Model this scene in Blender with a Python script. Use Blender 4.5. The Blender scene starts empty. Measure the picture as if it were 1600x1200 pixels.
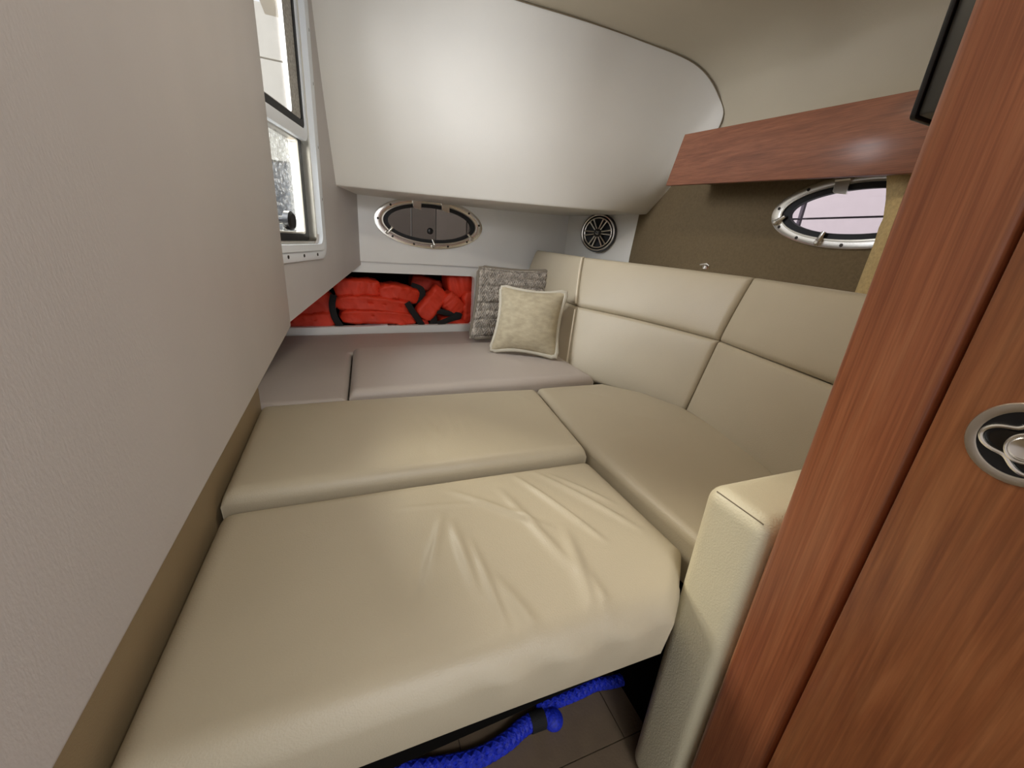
import bpy, bmesh, math, random
from mathutils import Vector, Matrix, noise
random.seed(7)
sc = bpy.context.scene
col = sc.collection
Z0 = 1.03                      # eye height above the cabin sole; geometry below is written relative to the eye
PI = math.pi

# ------------------------------------------------------------------ camera
RW = ((0.9308875267, 0.0534126047, -0.3613800026),
      (-0.3573892413, 0.3379914299, -0.8706518957),
      (0.0756395583, 0.9396323148, 0.3337210965))
FPX = 612.0
cam_d = bpy.data.cameras.new('camera')
cam_d.sensor_fit = 'HORIZONTAL'; cam_d.sensor_width = 36.0
cam_d.lens = FPX / 1600.0 * 36.0
cam_d.clip_start = 0.01
cam = bpy.data.objects.new('camera', cam_d); col.objects.link(cam)
cam.matrix_world = Matrix.Translation((0, 0, Z0)) @ Matrix(RW).to_4x4()
sc.camera = cam

# ------------------------------------------------------------------ sky and lights
wd = bpy.data.worlds.new('world'); sc.world = wd; wd.use_nodes = True
bg = wd.node_tree.nodes['Background']
bg.inputs[0].default_value = (0.93, 0.97, 1.0, 1); bg.inputs[1].default_value = 1.5

def area(name, loc, target, sx, sy, power, color):
    l = bpy.data.lights.new(name, 'AREA'); l.shape = 'RECTANGLE'; l.size = sx; l.size_y = sy
    l.energy = power; l.color = color
    o = bpy.data.objects.new(name, l); col.objects.link(o)
    o.location = (loc[0], loc[1], loc[2] + Z0)
    d = Vector(target) - Vector(loc)
    o.rotation_euler = d.to_track_quat('-Z', 'Y').to_euler()
    return o
area('assumed_companionway_light', (0.30, -0.95, 0.70), (0.30, 1.6, 0.15), 0.40, 0.35, 9.0, (0.97, 0.985, 1.0))  # companionway behind the camera is assumed; area lamp added for its daylight
area('assumed_overhead_fill', (0.45, 0.80, 0.78), (0.50, 0.70, -0.5), 0.14, 0.14, 3.6, (1.0, 0.89, 0.72))  # assumed warm fill lamp, added unseen below the ceiling with no fixture
area('window_daylight', (-0.80, 1.22, 0.55), (0.5, 1.22, -0.05), 0.8, 0.7, 48, (0.98, 0.99, 1.0))
sun_d = bpy.data.lights.new('sun', 'SUN'); sun_d.energy = 13.0; sun_d.angle = math.radians(22); sun_d.color = (1.0, 0.93, 0.77)
sun = bpy.data.objects.new('sun', sun_d); col.objects.link(sun); sun.location = (-3, 6, 5)
sun.rotation_euler = Vector((0.56, -1.03, -0.82)).to_track_quat('-Z', 'Y').to_euler()

sc.view_settings.view_transform = 'Standard'; sc.view_settings.look = 'None'
sc.view_settings.gamma = 1.0; sc.view_settings.exposure = 0.18
sc.view_settings.use_curve_mapping = False

# ------------------------------------------------------------------ helpers: rays
def ray(u, v):
    c = (u - 800.0, -(v - 600.0), -FPX)
    return Vector([sum(RW[i][k] * c[k] for k in range(3)) for i in range(3)])
def onx(u, v, x): r = ray(u, v); return r * (x / r.x)
def ony(u, v, y): r = ray(u, v); return r * (y / r.y)
def onz(u, v, z): r = ray(u, v); return r * (z / r.z)
def far_y(x): return 2.153 + 0.1 * x
def onfar(u, v, off=0.0): r = ray(u, v); return r * ((2.153 + off) / (r.y - 0.1 * r.x))

# ------------------------------------------------------------------ helpers: materials
def lin(c):
    f = lambda v: v / 12.92 if v <= 0.04045 else ((v + 0.055) / 1.055) ** 2.4
    return (f(c[0] / 255), f(c[1] / 255), f(c[2] / 255), 1)
def mat(name, rgb, rough=0.5, metal=0.0, bump=0.0, bscale=200.0, vary=0.0, vscale=6.0, stretch=(1, 1, 1), coat=0.0, spec=0.5):
    m = bpy.data.materials.new(name); m.use_nodes = True
    nt = m.node_tree; b = nt.nodes['Principled BSDF']
    c = lin(rgb)
    b.inputs['Base Color'].default_value = c
    b.inputs['Roughness'].default_value = rough; b.inputs['Metallic'].default_value = metal
    b.inputs['Specular IOR Level'].default_value = spec
    b.inputs['Coat Weight'].default_value = coat
    tc = nt.nodes.new('ShaderNodeTexCoord'); mp = nt.nodes.new('ShaderNodeMapping')
    mp.inputs['Scale'].default_value = stretch
    nt.links.new(tc.outputs['Object'], mp.inputs[0])
    if vary:
        n = nt.nodes.new('ShaderNodeTexNoise'); n.inputs['Scale'].default_value = vscale; n.inputs['Detail'].default_value = 4
        r = nt.nodes.new('ShaderNodeValToRGB')
        r.color_ramp.elements[0].position = 0.3; r.color_ramp.elements[1].position = 0.7
        r.color_ramp.elements[0].color = tuple(x * (1 - vary) for x in c[:3]) + (1,)
        r.color_ramp.elements[1].color = tuple(min(1, x * (1 + vary)) for x in c[:3]) + (1,)
        nt.links.new(mp.outputs[0], n.inputs[0]); nt.links.new(n.outputs[0], r.inputs[0])
        nt.links.new(r.outputs[0], b.inputs['Base Color'])
    if bump:
        n2 = nt.nodes.new('ShaderNodeTexNoise'); n2.inputs['Scale'].default_value = bscale; n2.inputs['Detail'].default_value = 3
        bp = nt.nodes.new('ShaderNodeBump'); bp.inputs['Strength'].default_value = bump; bp.inputs['Distance'].default_value = 0.002
        nt.links.new(mp.outputs[0], n2.inputs[0]); nt.links.new(n2.outputs[0], bp.inputs['Height'])
        nt.links.new(bp.outputs[0], b.inputs['Normal'])
    return m
def wood(name, lo, mid, hi, stretch, rough=0.38):
    m = bpy.data.materials.new(name); m.use_nodes = True
    nt = m.node_tree; b = nt.nodes['Principled BSDF']; L = nt.links.new
    tc = nt.nodes.new('ShaderNodeTexCoord'); mp = nt.nodes.new('ShaderNodeMapping'); mp.inputs['Scale'].default_value = stretch
    L(tc.outputs['Object'], mp.inputs[0])
    n = nt.nodes.new('ShaderNodeTexNoise'); n.inputs['Scale'].default_value = 3.2; n.inputs['Detail'].default_value = 7
    n.inputs['Roughness'].default_value = 0.62; n.inputs['Distortion'].default_value = 0.9
    L(mp.outputs[0], n.inputs[0])
    r = nt.nodes.new('ShaderNodeValToRGB'); e = r.color_ramp.elements
    e[0].position = 0.28; e[0].color = lin(lo); e[1].position = 0.75; e[1].color = lin(hi)
    k = e.new(0.5); k.color = lin(mid)
    L(n.outputs[0], r.inputs[0])
    mp2 = nt.nodes.new('ShaderNodeMapping'); mp2.inputs['Scale'].default_value = tuple(s * (9 if s > 2 else 2.2) for s in stretch)
    L(tc.outputs['Object'], mp2.inputs[0])
    f = nt.nodes.new('ShaderNodeTexNoise'); f.inputs['Scale'].default_value = 4; f.inputs['Detail'].default_value = 3
    L(mp2.outputs[0], f.inputs[0])
    fr = nt.nodes.new('ShaderNodeMapRange'); fr.inputs[1].default_value = 0.35; fr.inputs[2].default_value = 0.65
    fr.inputs[3].default_value = 0.80; fr.inputs[4].default_value = 1.08
    L(f.outputs[0], fr.inputs[0])
    mx = nt.nodes.new('ShaderNodeMix'); mx.data_type = 'RGBA'; mx.blend_type = 'MULTIPLY'; mx.inputs[0].default_value = 1.0
    L(r.outputs[0], mx.inputs[6]); L(fr.outputs[0], mx.inputs[7])
    L(mx.outputs[2], b.inputs['Base Color'])
    b.inputs['Roughness'].default_value = rough; b.inputs['Coat Weight'].default_value = 0.25; b.inputs['Coat Roughness'].default_value = 0.2
    return m
def glass(name, tint, gloss=0.12, spots=0.0):
    m = bpy.data.materials.new(name); m.use_nodes = True
    nt = m.node_tree; L = nt.links.new; nt.nodes.remove(nt.nodes['Principled BSDF'])
    out = nt.nodes['Material Output']
    t = nt.nodes.new('ShaderNodeBsdfTransparent'); t.inputs[0].default_value = tuple(tint) + (1,)
    g = nt.nodes.new('ShaderNodeBsdfGlossy'); g.inputs['Roughness'].default_value = 0.03
    fz = nt.nodes.new('ShaderNodeFresnel'); fz.inputs[0].default_value = 1.4
    ad = nt.nodes.new('ShaderNodeMath'); ad.operation = 'MULTIPLY'; ad.inputs[1].default_value = gloss * 8; ad.use_clamp = True
    L(fz.outputs[0], ad.inputs[0])
    mx = nt.nodes.new('ShaderNodeMixShader'); L(ad.outputs[0], mx.inputs[0]); L(t.outputs[0], mx.inputs[1]); L(g.outputs[0], mx.inputs[2])
    last = mx
    if spots:
        tc = nt.nodes.new('ShaderNodeTexCoord'); n = nt.nodes.new('ShaderNodeTexNoise'); n.inputs['Scale'].default_value = 90; n.inputs['Detail'].default_value = 5
        L(tc.outputs['Object'], n.inputs[0])
        mr = nt.nodes.new('ShaderNodeMapRange'); mr.inputs[1].default_value = 0.52; mr.inputs[2].default_value = 0.72; mr.inputs[4].default_value = spots
        L(n.outputs[0], mr.inputs[0])
        df = nt.nodes.new('ShaderNodeBsdfDiffuse'); df.inputs[0].default_value = (0.75, 0.75, 0.73, 1)
        m2 = nt.nodes.new('ShaderNodeMixShader'); L(mr.outputs[0], m2.inputs[0]); L(mx.outputs[0], m2.inputs[1]); L(df.outputs[0], m2.inputs[2])
        last = m2
    L(last.outputs[0], out.inputs[0])
    return m
M = {}
M['leather'] = mat('cream_vinyl', (182, 171, 148), 0.42, bump=0.25, bscale=420, vary=0.03, vscale=5)
M['arm'] = mat('armrest_vinyl', (214, 206, 178), 0.40, bump=0.5, bscale=330, vary=0.03, vscale=9)
M['taupe'] = mat('taupe_vinyl', (178, 168, 160), 0.45, bump=0.25, bscale=420, vary=0.03, vscale=5)
M['wallvinyl'] = mat('pale_grey_vinyl', (190, 186, 184), 0.55, bump=0.12, bscale=500, vary=0.035, vscale=4.5, stretch=(1, 1, 0.4))
M['lining'] = mat('brown_lining_vinyl', (150, 132, 102), 0.55, bump=0.2, bscale=400, vary=0.03)
M['white_vinyl'] = mat('white_vinyl', (222, 220, 213), 0.62, bump=0.12, bscale=300, vary=0.012)
M['gelcoat'] = mat('white_gelcoat', (238, 238, 236), 0.3, vary=0.012)
M['ceil'] = mat('ceiling_vinyl', (184, 175, 154), 0.6, bump=0.2, bscale=300, vary=0.02)
M['carpet'] = mat('brown_carpet', (112, 98, 75), 0.95, bump=0.9, bscale=260, vary=0.10, vscale=120, spec=0.1)
M['tan'] = mat('tan_carpet', (190, 168, 122), 0.95, bump=0.9, bscale=260, vary=0.12, vscale=130, spec=0.1)
M['wood_v'] = wood('cherry_wood_upright', (130, 72, 45), (158, 94, 60), (180, 118, 80), (14, 14, 0.7))
M['wood_d'] = wood('cherry_wood_door', (124, 70, 42), (148, 90, 54), (168, 110, 70), (10, 10, 0.8))
M['wood_h'] = wood('cherry_wood_length', (110, 66, 46), (132, 82, 58), (148, 96, 70), (14, 0.9, 14), 0.68)
M['chrome'] = mat('chrome', (238, 236, 230), 0.24, 1.0)
M['steel'] = mat('brushed_steel', (216, 211, 200), 0.3, 1.0)
M['black'] = mat('black_plastic', (18, 18, 20), 0.35)
M['rubber'] = mat('black_rubber', (14, 15, 18), 0.6)
M['void'] = mat('shade_black', (13, 12, 11), 1.0, spec=0.05)  # near-black colour stands in for shade under the berth and in the locker
M['screw'] = mat('dark_screw', (52, 48, 44), 0.4, 0.8)
M['white_frame'] = mat('white_aluminium', (226, 232, 238), 0.35)
M['piping'] = mat('pale_piping', (222, 212, 190), 0.5)
M['seam'] = mat('seam_thread', (120, 108, 86), 0.6)
M['orange'] = mat('orange_nylon', (222, 60, 32), 0.6, bump=0.8, bscale=45, vary=0.10, vscale=14)
M['strap'] = mat('black_webbing', (22, 20, 20), 0.8, bump=0.4, bscale=300)
M['blue'] = mat('blue_braid', (22, 44, 190), 0.55, bump=0.8, bscale=260, vary=0.35, vscale=180)
M['floor'] = mat('beige_floor', (118, 100, 80), 0.55, bump=0.3, bscale=180, vary=0.07, vscale=30)
M['joint'] = mat('floor_joint', (70, 58, 46), 0.8)
M['linen'] = mat('beige_linen', (172, 161, 136), 0.8, bump=0.9, bscale=330, vary=0.14, vscale=30, stretch=(1, 1, 2.2), spec=0.2)
M['trim'] = mat('pale_trim_cord', (184, 178, 162), 0.8, bump=0.6, bscale=300, spec=0.2)
M['knit'] = mat('grey_knit', (178, 170, 160), 0.9, bump=0.8, bscale=240, vary=0.42, vscale=55, spec=0.1)
M['knit_edge'] = mat('grey_knit_edge', (134, 126, 114), 0.9, bump=0.6, bscale=280, spec=0.1)
M['paper'] = mat('white_paper', (226, 226, 230), 0.6)
M['tv'] = mat('tv_plastic', (66, 67, 64), 0.5)
M['dark_glass'] = glass('tinted_pane', (0.36, 0.345, 0.33), 0.06)
M['clear'] = glass('clear_pane', (0.93, 0.93, 0.95), 0.05)
M['dirty'] = glass('spotted_pane', (0.90, 0.91, 0.92), 0.05, 0.55)
M['frit'] = mat('grey_speckled_border', (165, 163, 156), 0.7, vary=0.35, vscale=160)
M['siding'] = mat('cream_siding', (236, 230, 214), 0.7, vary=0.04, vscale=9)
M['siding_grey'] = mat('grey_concrete', (120, 122, 124), 0.8, vary=0.30, vscale=22)
M['dock'] = mat('pale_dock_panel', (132, 123, 134), 0.7, vary=0.03, vscale=20)
M['dock_gap'] = mat('dock_joint', (70, 60, 70), 0.8)
M['panel_grey'] = mat('grey_panel', (176, 168, 166), 0.6, vary=0.04)
M['panel_dark'] = mat('dark_grey_panel', (150, 142, 140), 0.6, vary=0.04)

# ------------------------------------------------------------------ helpers: meshes
class MB:
    def __init__(self): self.v = []; self.f = []
    def add(self, vs, fs):
        o = len(self.v); self.v += [Vector(p) for p in vs]; self.f += [tuple(i + o for i in f) for f in fs]; return self
    def quad(self, *ps): return self.add(ps, [tuple(range(len(ps)))])
    def box(self, x0, x1, y0, y1, z0, z1):
        return self.hexa([(x0, y0, z0), (x1, y0, z0), (x1, y1, z0), (x0, y1, z0)], [(x0, y0, z1), (x1, y0, z1), (x1, y1, z1), (x0, y1, z1)])
    def hexa(self, bot, top):
        n = len(bot)
        fs = [tuple(reversed(range(n))), tuple(range(n, 2 * n))] + [(i, (i + 1) % n, n + (i + 1) % n, n + i) for i in range(n)]
        return self.add(list(bot) + list(top), fs)
    def grid(self, fn, nu, nv, flip=False, us=None, vs=None):
        us = us or [i / nu for i in range(nu + 1)]; vs = vs or [j / nv for j in range(nv + 1)]
        pts = [fn(u, v) for v in vs for u in us]; w = len(us)
        fs = []
        for j in range(len(vs) - 1):
            for i in range(w - 1):
                q = (j * w + i, j * w + i + 1, (j + 1) * w + i + 1, (j + 1) * w + i)
                fs.append(tuple(reversed(q)) if flip else q)
        return self.add(pts, fs)
    def tube(self, path, r, n=8, closed=False, cap=True, flat=None, up=(0, 0, 1)):
        path = [Vector(p) for p in path]; m = len(path); pts = []; up = Vector(up)
        for i, p in enumerate(path):
            a = path[(i - 1) % m] if (closed or i > 0) else p
            b = path[(i + 1) % m] if (closed or i < m - 1) else p
            t = (b - a).normalized()
            s = t.cross(up)
            if s.length < 1e-4: s = t.cross(Vector((1, 0.3, 0)))
            s.normalize(); w = s.cross(t)
            rr = r[i] if isinstance(r, (list, tuple)) else r
            for k in range(n):
                an = 2 * PI * k / n
                pts.append(p + s * (math.cos(an) * rr) + w * (math.sin(an) * (rr if flat is None else flat)))
        fs = []
        for i in range(m if closed else m - 1):
            j = (i + 1) % m
            for k in range(n): fs.append((i * n + k, i * n + (k + 1) % n, j * n + (k + 1) % n, j * n + k))
        if cap and not closed: fs += [tuple(reversed(range(n))), tuple(range((m - 1) * n, m * n))]
        return self.add(pts, fs)
    def lathe(self, c, ax, e1, prof, n=32, sx=1.0, e2s=1.0):
        # prof: list of (radius, height along ax); closed surface of revolution
        c = Vector(c); ax = Vector(ax).normalized(); e1 = Vector(e1).normalized(); e2 = ax.cross(e1)
        pts = []
        for (r, h) in prof:
            for k in range(n):
                an = 2 * PI * k / n
                pts.append(c + ax * h + e1 * (r * math.cos(an) * sx) + e2 * (r * math.sin(an) * e2s))
        fs = []
        for i in range(len(prof) - 1):
            for k in range(n): fs.append((i * n + k, i * n + (k + 1) % n, (i + 1) * n + (k + 1) % n, (i + 1) * n + k))
        return self.add(pts, fs)
    def cap(self, n, last=True):
        m = len(self.v)
        self.f.append(tuple(range(m - n, m))); return self
def center_base(vs):
    xs = [p.x for p in vs]; ys = [p.y for p in vs]; zs = [p.z for p in vs]
    return Vector(((min(xs) + max(xs)) / 2, (min(ys) + max(ys)) / 2, min(zs)))
def world_base(o):
    b = Vector((0, 0, 0))
    while o is not None: b += o.location; o = o.parent
    return b
def link(name, mb, m, parent=None, smooth=True, angle=40, bevel=0.0, seg=3):
    me = bpy.data.meshes.new(name)
    if parent is None: base = center_base(mb.v); loc = base + Vector((0, 0, Z0))
    else: base = world_base(parent) - Vector((0, 0, Z0)); loc = Vector((0, 0, 0))
    me.from_pydata([tuple(p - base) for p in mb.v], [], mb.f)
    bm = bmesh.new(); bm.from_mesh(me)
    bmesh.ops.remove_doubles(bm, verts=bm.verts, dist=1e-6)
    bmesh.ops.recalc_face_normals(bm, faces=bm.faces)
    if bevel:
        es = [e for e in bm.edges if len(e.link_faces) == 2 and e.calc_face_angle(0) > 0.6]
        bmesh.ops.bevel(bm, geom=es, offset=bevel, segments=seg, profile=0.5, affect='EDGES')
    bm.to_mesh(me); bm.free()
    if smooth:
        for p in me.polygons: p.use_smooth = True
        me.set_sharp_from_angle(angle=math.radians(angle))
    me.materials.append(M[m])
    o = bpy.data.objects.new(name, me); o.location = loc; o.parent = parent
    col.objects.link(o)
    return o
def thing(name, label, cat, base, group=None, kind=None):
    o = bpy.data.objects.new(name, None); col.objects.link(o)
    o.empty_display_size = 0.05
    o.location = Vector(base) + Vector((0, 0, Z0))
    return tag(o, label, cat, group, kind)
def tag(o, label, cat, group=None, kind=None):
    o['label'] = label; o['category'] = cat
    if group: o['group'] = group
    if kind: o['kind'] = kind
    return o
def struct(o, label, cat): return tag(o, label, cat, kind='structure')
def lerp(a, b, t): return a + (b - a) * t
def polyat(pts, t, smooth=False):
    # pts: list of (t, Vector); piecewise or Catmull-Rom
    n = len(pts)
    for i in range(n - 1):
        if t <= pts[i + 1][0] or i == n - 2:
            a, b = pts[i], pts[i + 1]; k = (t - a[0]) / max(1e-9, b[0] - a[0])
            k = min(1, max(0, k))
            if not smooth: return a[1].lerp(b[1], k)
            p0 = pts[i - 1][1] if i > 0 else a[1] * 2 - b[1]
            p3 = pts[i + 2][1] if i + 2 < n else b[1] * 2 - a[1]
            p1, p2 = a[1], b[1]
            return 0.5 * ((2 * p1) + (p2 - p0) * k + (2 * p0 - 5 * p1 + 4 * p2 - p3) * k * k + (3 * p1 - p0 - 3 * p2 + p3) * k ** 3)
def dense(n, L, r):
    # sample positions dense near both borders
    rr = min(0.45, r / L); e = [rr * (1 - math.cos(PI / 2 * i / 6)) for i in range(7)]
    mid = [rr + (1 - 2 * rr) * i / n for i in range(1, n)]
    return e + mid + [1 - x for x in reversed(e)]
def pad(S, LU, LV, r, thick, puff=0.0, nu=24, nv=24, wr=None, tuck=0.004):
    """padded panel: S(u,v) is the outer surface; borders roll off with radius r and fall back by thick"""
    us = dense(nu, LU, r); vs = dense(nv, LV, r)
    def nrm(u, v):
        e = 1e-3
        u0, u1 = max(0, u - e), min(1, u + e); v0, v1 = max(0, v - e), min(1, v + e)
        return (S(u1, v) - S(u0, v)).cross(S(u, v1) - S(u, v0)).normalized()
    def drop(d):
        if d >= r: return 0.0
        return r - math.sqrt(max(0, r * r - (r - d) ** 2))
    def P(u, v):
        du = min(u, 1 - u) * LU; dv = min(v, 1 - v) * LV
        a, b = drop(du), drop(dv)
        h = -min(r, math.sqrt(a * a + b * b))
        h += puff * (1 - (2 * u - 1) ** 4) * (1 - (2 * v - 1) ** 4)
        if wr: h += wr(u, v) * min(1, du / (r * 1.2)) * min(1, dv / (r * 1.2))
        return S(u, v) + nrm(u, v) * h
    mb = MB(); mb.grid(P, 0, 0, us=us, vs=vs)
    w = len(us); hN = len(vs)
    border = [i for i in range(w)] + [j * w + w - 1 for j in range(1, hN)] + [(hN - 1) * w + i for i in range(w - 2, -1, -1)] + [j * w for j in range(hN - 2, 0, -1)]
    uv = [(us[i % w], vs[i // w]) for i in border]
    n = len(border); base = len(mb.v)
    C = S(0.5, 0.5)
    for k, i in enumerate(border):
        u, v = uv[k]; nn = nrm(u, v); p = S(u, v) - nn * thick
        q = (C - p); q -= nn * q.dot(nn)
        mb.v.append(p + q.normalized() * tuck)
    for k in range(n):
        k2 = (k + 1) % n
        mb.f.append((border[k2], border[k], base + k, base + k2))
    mb.f.append(tuple(base + k for k in range(n)))
    return mb
V = Vector
def two_rail(knots, z):
    Lp = [(k[0], V((k[1][0], k[1][1], z))) for k in knots]; Rp = [(k[0], V((k[2][0], k[2][1], z))) for k in knots]
    return lambda u, v: polyat(Lp, v).lerp(polyat(Rp, v), u)
def wall_oval(P0, U, W, N, rect, oval, thick, n=72):
    """flat wall with an oval hole. P0 origin, U/W in-plane axes, N towards the room, rect (u0,u1,w0,w1) or fn, oval (cu,cw,a,b)"""
    u0, u1, w0, w1 = rect; cu, cw, a, b = oval
    mb = MB(); P0, U, W, N = V(P0), V(U), V(W), V(N)
    angs = sorted(set([2 * PI * k / n for k in range(n)] + [math.atan2(y - cw, x - cu) % (2 * PI) for x in (u0, u1) for y in (w0, w1)]))
    ins, outs = [], []
    for an in angs:
        c, s = math.cos(an), math.sin(an)
        k = 1 / math.sqrt((c / a) ** 2 + (s / b) ** 2); ins.append((cu + c * k, cw + s * k))
        ts = []
        if c > 1e-9: ts.append((u1 - cu) / c)
        if c < -1e-9: ts.append((u0 - cu) / c)
        if s > 1e-9: ts.append((w1 - cw) / s)
        if s < -1e-9: ts.append((w0 - cw) / s)
        t = min(ts); outs.append((cu + c * t, cw + s * t))
    m = len(angs)
    f = lambda q, h: P0 + U * q[0] + W * q[1] + N * h
    pts = [f(q, 0) for q in ins] + [f(q, 0) for q in outs] + [f(q, -thick) for q in ins] + [f(q, -thick) for q in outs]
    fs = []
    for i in range(m):
        j = (i + 1) % m
        fs += [(i, j, m + j, m + i), (2 * m + j, 2 * m + i, 3 * m + i, 3 * m + j), (j, i, 2 * m + i, 2 * m + j), (m + i, m + j, 3 * m + j, 3 * m + i)]
    return mb.add(pts, fs)
def rrect(u0, u1, w0, w1, r, n=6):
    out = []
    for (cx, cy, a0) in ((u1 - r, w1 - r, 0), (u0 + r, w1 - r, 90), (u0 + r, w0 + r, 180), (u1 - r, w0 + r, 270)):
        for k in range(n + 1):
            a = math.radians(a0 + 90 * k / n); out.append((cx + r * math.cos(a), cy + r * math.sin(a)))
    return out
def ring_between(mb, fn, outer, inner, h0, h1):
    """closed ring of rectangular section between two outlines with equal counts; fn(q, h) -> point"""
    m = len(outer)
    pts = [fn(q, h1) for q in outer] + [fn(q, h1) for q in inner] + [fn(q, h0) for q in inner] + [fn(q, h0) for q in outer]
    fs = []
    for i in range(m):
        j = (i + 1) % m
        for k in range(4):
            k2 = (k + 1) % 4
            fs.append((k * m + i, k * m + j, k2 * m + j, k2 * m + i))
    return mb.add(pts, fs)
def slab_outline(mb, fn, outline, h0, h1):
    m = len(outline)
    return mb.add([fn(q, h0) for q in outline] + [fn(q, h1) for q in outline],
                  [tuple(reversed(range(m))), tuple(range(m, 2 * m))] + [(i, (i + 1) % m, m + (i + 1) % m, m + i) for i in range(m)])

HULL = 1.42
FLOOR = -Z0
# ================================================================== the setting
# floor with planks
fl = struct(link('floor', MB().box(-0.6, HULL + 0.04, -1.2, 2.5, FLOOR - 0.05, FLOOR - 0.004), 'joint', smooth=False), 'beige plank cabin sole under the raised berth', 'floor')
xs = [-0.60, -0.14, 0.16, 0.515, 0.86, 1.46]
for i, y0 in enumerate([-1.2, -0.22, 0.095, 0.41, 0.725]):
    y1 = [-0.22, 0.095, 0.41, 0.725, 1.6][i]
    for k in range(5):
        sh = 0.0 if i % 2 else -0.16
        x0, x1 = xs[k] + (sh if 0 < k else 0), xs[k + 1] + (sh if k < 4 else 0)
        link('plank', MB().box(x0 + 0.0012, x1 - 0.0012, y0 + 0.0012, y1 - 0.0012, FLOOR - 0.004, FLOOR), 'floor', fl, smooth=False)

# ceiling, curved down to the hull side, with one soft fold
sec = [(-0.30, 0.845), (0.0, 0.84), (0.30, 0.83), (0.568, 0.815), (0.85, 0.805), (1.083, 0.79), (1.24, 0.772), (1.342, 0.745), (1.41, 0.70), (1.447, 0.642), (1.458, 0.535), (1.44, 0.45), (1.42, 0.34)]
secp = [(i / (len(sec) - 1), V((a, 0, b))) for i, (a, b) in enumerate(sec)]
def ceil_pt(u, v):
    p = polyat(secp, u, True); y = -0.7 + v * 2.75
    fold = 0.014 * math.exp(-((y - 0.95 - 0.35 * (p.x - 1.0)) / 0.10) ** 2) * max(0, min(1, (p.x - 0.5) / 0.5))
    fold += 0.010 * math.exp(-((y - 1.25 + 0.3 * (p.x - 1.0)) / 0.08) ** 2) * max(0, min(1, (p.x - 0.7) / 0.4))
    return V((p.x, y, p.z - fold))
cb = MB().grid(ceil_pt, 60, 70); cb.box(-0.30, HULL + 0.1, -0.7, 2.42, 0.865, 0.90); cb.box(1.475, 1.50, -0.7, 2.42, 0.30, 0.88)
struct(link('ceiling', cb, 'ceil'), 'beige padded vinyl headliner curving down to the hull side', 'ceiling')

# hull side wall with its port hole
HC = (0.83, 0.172); HA, HB = 0.27, 0.107
hw = wall_oval((HULL, 0, 0), (0, 1, 0), (0, 0, 1), (-1, 0, 0), (0.20, 2.4, FLOOR, 0.352), (HC[0], HC[1], HA - 0.03, HB - 0.02), 0.04)
struct(link('wall_right', hw, 'carpet', smooth=False), 'brown carpeted hull side behind the sofa back', 'wall')

# far wall (upper, white) with its port hole
FU = V((1, 0.1, 0)).normalized(); FN = V((0.1, -1, 0)).normalized(); FP = V((0, 2.153, 0))
def fpt(q, h): return FP + FU * q[0] + V((0, 0, 1)) * q[1] + FN * h
def fcoord(p): return (p - FP).dot(FU)
pl, pr, pt, pb = onfar(584, 345), onfar(753, 352), onfar(668, 309), onfar(672, 389)
FCu, FCw = (fcoord(pl) + fcoord(pr)) / 2, (pt.z + pb.z) / 2
FA, FB = (fcoord(pr) - fcoord(pl)) / 2, (pt.z - pb.z) / 2
fw = wall_oval(FP, FU, (0, 0, 1), FN, (0.03, 1.24, -0.132, 0.87), (FCu, FCw, FA - 0.035, FB - 0.02), 0.03)
struct(link('wall_far', fw, 'gelcoat', smooth=False), 'white upper end wall holding the tinted oval port', 'wall')
# far wall lower: locker face with a rounded rectangular opening
OPEN = (-0.56, fcoord(onfar(741, 470)), -0.462, -0.186)
lo = MB()
outl = rrect(-0.64, 1.24, FLOOR, -0.115, 0.001); inn = rrect(OPEN[0], OPEN[1], OPEN[2], OPEN[3], 0.018)
ring_between(lo, lambda q, h: fpt(q, h), outl, inn, -0.05, -0.016)
struct(link('wall_far_lower', lo, 'gelcoat', angle=30), 'white moulded locker face with an open storage slot', 'wall')
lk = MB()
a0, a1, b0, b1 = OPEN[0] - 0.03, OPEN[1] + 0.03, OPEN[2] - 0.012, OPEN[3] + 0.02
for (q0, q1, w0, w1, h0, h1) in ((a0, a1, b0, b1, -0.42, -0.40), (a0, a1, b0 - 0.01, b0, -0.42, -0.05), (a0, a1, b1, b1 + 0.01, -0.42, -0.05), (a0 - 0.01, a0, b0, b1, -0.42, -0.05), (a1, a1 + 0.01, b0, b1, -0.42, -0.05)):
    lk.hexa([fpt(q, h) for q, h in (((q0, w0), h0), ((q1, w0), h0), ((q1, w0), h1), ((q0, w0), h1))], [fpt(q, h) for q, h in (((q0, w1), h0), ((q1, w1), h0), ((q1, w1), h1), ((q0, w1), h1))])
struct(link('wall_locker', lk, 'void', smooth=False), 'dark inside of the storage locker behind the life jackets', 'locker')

# angled speaker wall in the corner
SA = V((fpt((1.232, 0), 0).x, fpt((1.232, 0), 0).y, 0)); SB = V((HULL, 1.885, 0))
sd = (SB - SA).normalized(); sn = V((sd.y, -sd.x, 0))
if sn.y > 0: sn = -sn
sw = MB()
def scurve(u, v):
    z = lerp(-0.30, 0.40, v); p = SA.lerp(SB, u)
    p = p + V((0, 0, z)) + V((0, -1, 0)) * (0.10 * max(0, z + 0.02) * u) * 1.0
    return p
sw.grid(scurve, 12, 12)
sw.grid(lambda u, v: scurve(u, v) - sn * 0.03, 12, 12, flip=True)
struct(link('wall_corner', sw, 'white_vinyl'), 'white angled corner panel carrying the round speaker', 'wall')

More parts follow.
